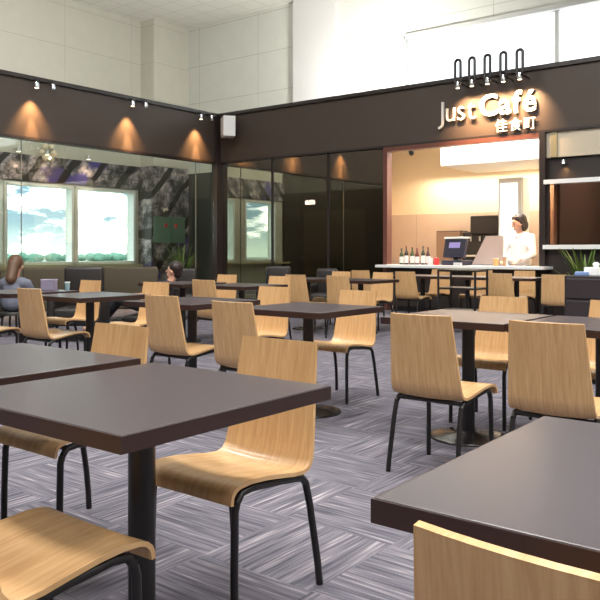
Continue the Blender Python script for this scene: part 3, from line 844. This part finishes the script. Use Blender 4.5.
# white speaker
spk = empty('wall_speaker', (-11.38, CY - .28, 3.60), R(-38), 'white box speaker on the fascia in the corner', 'speaker')
MB().box(-.19, .19, -.13, .13, 0, .44, .012).build('cabinet', WHITE, spk)
MB().box(-.17, .17, -.142, -.13, .02, .42, .005).build('grille', pbr('speaker_grille', lin(206, 200, 198), .7, bump=.5, scale=300), spk)
MB().tube([(0, .1, .2), (-.05, .20, .2)], .025).build('bracket', BLACK, spk)

# green notice board on the mural
nb = empty('notice_board', (OX + .588, 15.05, 1.35), 0, 'green board with two red dots beside the bright windows', 'notice board')
MB().box(-.03, .03, -.62, .55, 0, .75, .01).build('board', pbr('board_green', lin(96, 134, 116), .5), nb)
for k in (-.2, .18): MB().lathe([(0, 0), (.06, 0), (.06, .02), (0, .02)], 16).build('red_dot', pbr('dot_red', lin(190, 50, 50), .5), nb).matrix_local = Matrix.Translation((.03, k, .5)) @ Matrix.Rotation(PI / 2, 4, 'Y')

# small white lit sign in the dark room
es = empty('lit_sign', (-9.72, 12.9, 2.10), 0, 'small white lit sign behind the dark glass', 'sign')
MB().box(-.14, .14, -.02, .02, 0, .11, .005).build('housing', BLACK, es)
MB().box(-.13, .13, -.024, -.02, .01, .10).build('face', emit('lit_white', (1, 1, 1, 1), 20), es)
MB().tube([(0, 0, .1), (0, 0, 1.88)], .008).build('stem', BLACK, es)

# plants
LEAF = pbr('leaf_green', lin(86, 112, 44), .5, var=.25, scale=15)
def plant(x, y, z, h, n, label, mat=LEAF, spread=.3, pot=True, group=None):
    o = empty('potted_plant', (x, y, z), 0, label, 'plant', group)
    MB().lathe([(0, 0), (.12, 0), (.16, .28), (.14, .28), (.13, .24), (0, .24)], 20).build('pot', pbr('pot_dark', lin(60, 52, 48), .6), o, smooth=True)
    m = MB(); bm = m.bm
    for i in range(n):
        a = random.random() * 2 * PI; l = h * (.5 + .5 * random.random()); s = spread * (.4 + .8 * random.random())
        base = Vector((.05 * math.cos(a), .05 * math.sin(a), .24)); d = Vector((math.cos(a), math.sin(a), 0)); w = Vector((-math.sin(a), math.cos(a), 0))
        prev = None
        for k in range(6):
            u = k / 5
            c = base + d * s * u ** 1.6 + Vector((0, 0, l * (u - .25 * u * u)))
            ww = .028 * math.sin(PI * min(.97, .12 + u * .86)) + .002
            cur = (bm.verts.new(c - w * ww), bm.verts.new(c + Vector((0, 0, .006))), bm.verts.new(c + w * ww))
            if prev:
                bm.faces.new((prev[0], prev[1], cur[1], cur[0])); bm.faces.new((prev[1], prev[2], cur[2], cur[1]))
            prev = cur
    m.build('foliage', mat, o, smooth=True)
    return o
plant(-12.6, 11.9, 0, 1.45, 40, 'leafy green plant behind the glass beside the corner post', spread=.35)
plant(-9.35, 13.35, 0, 1.5, 50, 'plant behind the dark glass near the serving opening', spread=.45)
plant(-3.7, CY - .45, 0, 1.25, 60, 'leafy plant beside the black drawer cabinet under the chrome shelf', spread=.35)
plant(-2.75, CY - .52, 0, 1.3, 60, 'leafy plant at the right edge under the chrome shelf', spread=.4)

# ------------------------------------------------------------------ drawer cabinet at the right
cab = empty('drawer_cabinet', (-1.62, 6.75, 0), 0, 'black drawer cabinet at the right edge with small silver knob', 'cabinet')
CABM = pbr('cabinet_black', lin(52, 46, 50), .4)
MB().box(-.58, .62, -.22, .25, .05, .91, .006).build('body', CABM, cab)
MB().box(-.55, .6, -.18, .22, 0, .05).build('plinth', BLACK, cab)
for z0, z1 in ((.72, .885), (.50, .70), (.28, .48), (.07, .26)):
    d = MB().box(-.56, .60, -.235, -.22, z0, z1, .004).build('drawer', CABM, cab)
    MB().lathe([(0, 0), (.018, 0), (.022, .012), (.012, .025), (0, .027)], 14).build('knob', CHROME, d, smooth=True).matrix_local = Matrix.Translation((-.02 - .02, -.235, (z0 + z1) / 2)) @ Matrix.Rotation(PI / 2, 4, 'X')
o = empty('tissue_box', (-1.98, 6.68, .91), R(8), 'white tissue box on the black cabinet', 'box')
MB().box(-.09, .07, -.06, .06, 0, .07, .005).build('box_body', WHITE, o)
MB().lathe([(0, .07), (.02, .07), (.03, .10), (.012, .115), (0, .11)], 9).build('tissue', WHITE, o, smooth=True)
o = empty('napkin_holder', (-1.80, 6.72, .91), 0, 'grey napkin holder beside the tissue box on the cabinet', 'holder')
MB().box(-.05, .05, -.05, .05, 0, .11, .006).build('case', pbr('holder_grey', lin(170, 172, 170), .4), o)
MB().box(-.04, .04, -.054, -.05, .03, .09).build('opening', LABEL, o)
o = empty('folded_cloth', (-2.07, 6.58, .91), R(14), 'blue folded cloth at the corner of the black cabinet', 'cloth')
MB().box(-.06, .06, -.03, .05, 0, .018, .006).build('lower_fold', pbr('blue_cloth', lin(110, 140, 190), .9), o)
MB().box(-.055, .055, -.025, .045, .018, .034, .006).build('upper_fold', pbr('pale_blue_cloth', lin(140, 164, 205), .9), o)
o = empty('printer', (-1.5, 6.8, .91), 0, 'black printer on the black cabinet at the right edge', 'printer')
MB().box(-.22, .25, -.12, .15, 0, .16, .015).build('case', BLACK, o)
MB().box(-.15, .2, -.15, -.10, .03, .05, .003).build('tray', BLACK, o)

# black trolley before the counter
tr = empty('serving_trolley', (-4.62, 9.55, 0), 0, 'black serving trolley with two shelves before the counter', 'trolley')
for z in (.3, .6, .84):
    MB().box(-.26, .3, -.2, .2, z, z + .025, .004).build('shelf', BLACK, tr)
for sx in (-.25, .29):
    for sy in (-.19, .19):
        p = MB().tube([(sx, sy, .07), (sx, sy, .86)], .016).build('post', BLACK, tr)
        MB().lathe([(0, .0), (.02, .0), (.035, .02), (.035, .045), (.02, .07), (0, .07)], 12, (sx, sy, 0)).build('castor', BASE, p, smooth=True)

# things on the far left table
o = empty('lavender_box', (-6.60, 4.44, .73), R(30), 'small lavender box on the far left table', 'box')
MB().box(-.07, .07, -.04, .04, 0, .095, .004).build('box_body', pbr('lavender', lin(140, 134, 158), .6), o)
MB().box(-.072, .072, -.042, .042, .095, .11, .003).build('lid', pbr('lavender_lid', lin(156, 150, 172), .6), o)
cup(-6.37, 4.49, .73, lin(140, 170, 178), 'pale teal cup on the far left table beside the lavender box', .085, .026)

# ceiling downlight in view
o = empty('ceiling_downlight', (-14.05, 13.55, HC), 0, 'small dark round downlight in the visible ceiling corner', 'ceiling light')
MB().lathe([(.11, 0), (.16, 0), (.16, -.02), (.11, -.03)], 24).build('ring', WHITE, o, smooth=True)
MB().lathe([(0, -.005), (.11, -.005)], 24).build('lens', pbr('dark_lens', lin(70, 66, 62), .3), o)

# ------------------------------------------------------------------ outside
GZ = -4.7
MB().box(-900, OX - .4, -500, 700, GZ - .1, GZ).build('trim_14', pbr('pale_apron', lin(110, 124, 108), .9, var=.08, scale=.05), kind=S)
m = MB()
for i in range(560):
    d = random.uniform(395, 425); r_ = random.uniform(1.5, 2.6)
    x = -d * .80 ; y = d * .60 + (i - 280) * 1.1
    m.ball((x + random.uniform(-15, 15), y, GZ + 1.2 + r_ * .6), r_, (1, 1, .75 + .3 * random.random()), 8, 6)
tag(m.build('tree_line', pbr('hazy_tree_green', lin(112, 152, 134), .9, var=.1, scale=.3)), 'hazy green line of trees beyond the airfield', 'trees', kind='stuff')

# ------------------------------------------------------------------ world, lamps, camera
w = bpy.data.worlds.new('sky'); scn.world = w; w.use_nodes = True
nt = w.node_tree; nt.nodes.clear(); L = nt.links.new
out = N(nt, 'ShaderNodeOutputWorld'); bg = N(nt, 'ShaderNodeBackground')
tc = N(nt, 'ShaderNodeTexCoord'); sx = N(nt, 'ShaderNodeSeparateXYZ'); L(tc.outputs['Generated'], sx.inputs[0])
mp = N(nt, 'ShaderNodeMapping'); mp.inputs['Scale'].default_value = (3, 3, 11); L(tc.outputs['Generated'], mp.inputs[0])
nz = N(nt, 'ShaderNodeTexNoise', Scale=2.3, Detail=6.0, Roughness=.6); L(mp.outputs[0], nz.inputs['Vector'])
g = N(nt, 'ShaderNodeValToRGB'); e = g.color_ramp.elements
e[0].position = 0.0; e[0].color = (.20, .23, .22, 1); e[1].position = .11; e[1].color = (.032, .075, .128, 1)
a = e.new(.035); a.color = (.085, .12, .145, 1)
L(sx.outputs[2], g.inputs[0])
cr = N(nt, 'ShaderNodeValToRGB'); cr.color_ramp.elements[0].position = .47; cr.color_ramp.elements[1].position = .60; L(nz.outputs['Fac'], cr.inputs[0])
mx = N(nt, 'ShaderNodeMix', data_type='RGBA'); L(cr.outputs[0], mx.inputs[0]); L(g.outputs[0], mx.inputs[6]); mx.inputs[7].default_value = (1.05, 1.05, 1.05, 1)
L(mx.outputs[2], bg.inputs[0]); bg.inputs[1].default_value = 7.0
L(bg.outputs[0], out.inputs[0])

# added fill: bare area lamps below the ceiling, out of view
for i, x in enumerate((-7, -3, 1, 5)):
    for j, y in enumerate((-3.5, 0, 3.5, 7)):
        light('hall_fill_light', 'AREA', (x, y, HC - .03), (90, 140, 200, 110)[j], (1, .97, .92), 1.2)
# kitchen
light('kitchen_strip', 'AREA', (-6.0, 13.2, 3.86), 115, (1, .90, .78), 2.2, .3)
light('undercabinet_strip', 'AREA', (-6.4, 14.9, 2.76), 56, (1, .86, .68), 3.6, .15)
light('bay_fill_light', 'AREA', (-2.8, 13.4, 3.8), 220, (1, .93, .88), 1.5, .3)  # added fill, no fixture: brightens the bay behind the brown glass
light('side_room_fill_light', 'AREA', (-10.5, 13.4, 3.8), 30, (1, .85, .6), .8, .3)  # added fill, no fixture: makes screen and plant show through the dark glass
light('kitchen_tube', 'AREA', (-5.6, 13.0, 3.8), 60, (1, .93, .85), 2.0, .15, target=(-5.6, 13.6, 3.3))
# unseen area lamps added above the partition to brighten the upper left wall
for y in (0, 3.5, 7.0, 10.2):
    light('upper_wall_fill_light', 'AREA', (PX - .25, y, b1 + .1), 80, (1, .98, .92), 1.6, .15, target=(PX - 3.2, y, 8.2))
# hidden area lamp added above the cafe to lift the upper back wall
light('back_wall_fill_light', 'AREA', (-9.2, 13.9, 4.3), 220, (1, .98, .94), .8, .3, target=(-9.8, BY, 6.3))

cam = bpy.data.cameras.new('camera'); co = bpy.data.objects.new('camera', cam); col.objects.link(co)
co.location = (0, 0, 1.12); co.rotation_euler = (PI / 2, 0, R(37.8))
cam.sensor_width = 36; cam.lens = 760 / 600 * 36; cam.shift_y = -49 / 600
cam.clip_start = .05; cam.clip_end = 2000
scn.camera = co
vs = scn.view_settings
vs.view_transform = 'Standard'; vs.look = 'None'; vs.gamma = 1.0; vs.use_curve_mapping = False
vs.exposure = 0.3
cy = scn.cycles
cy.max_bounces = 10; cy.transparent_max_bounces = 16; cy.use_denoising = True
cy.sample_clamp_indirect = 6
cy.caustics_reflective = False; cy.caustics_refractive = False
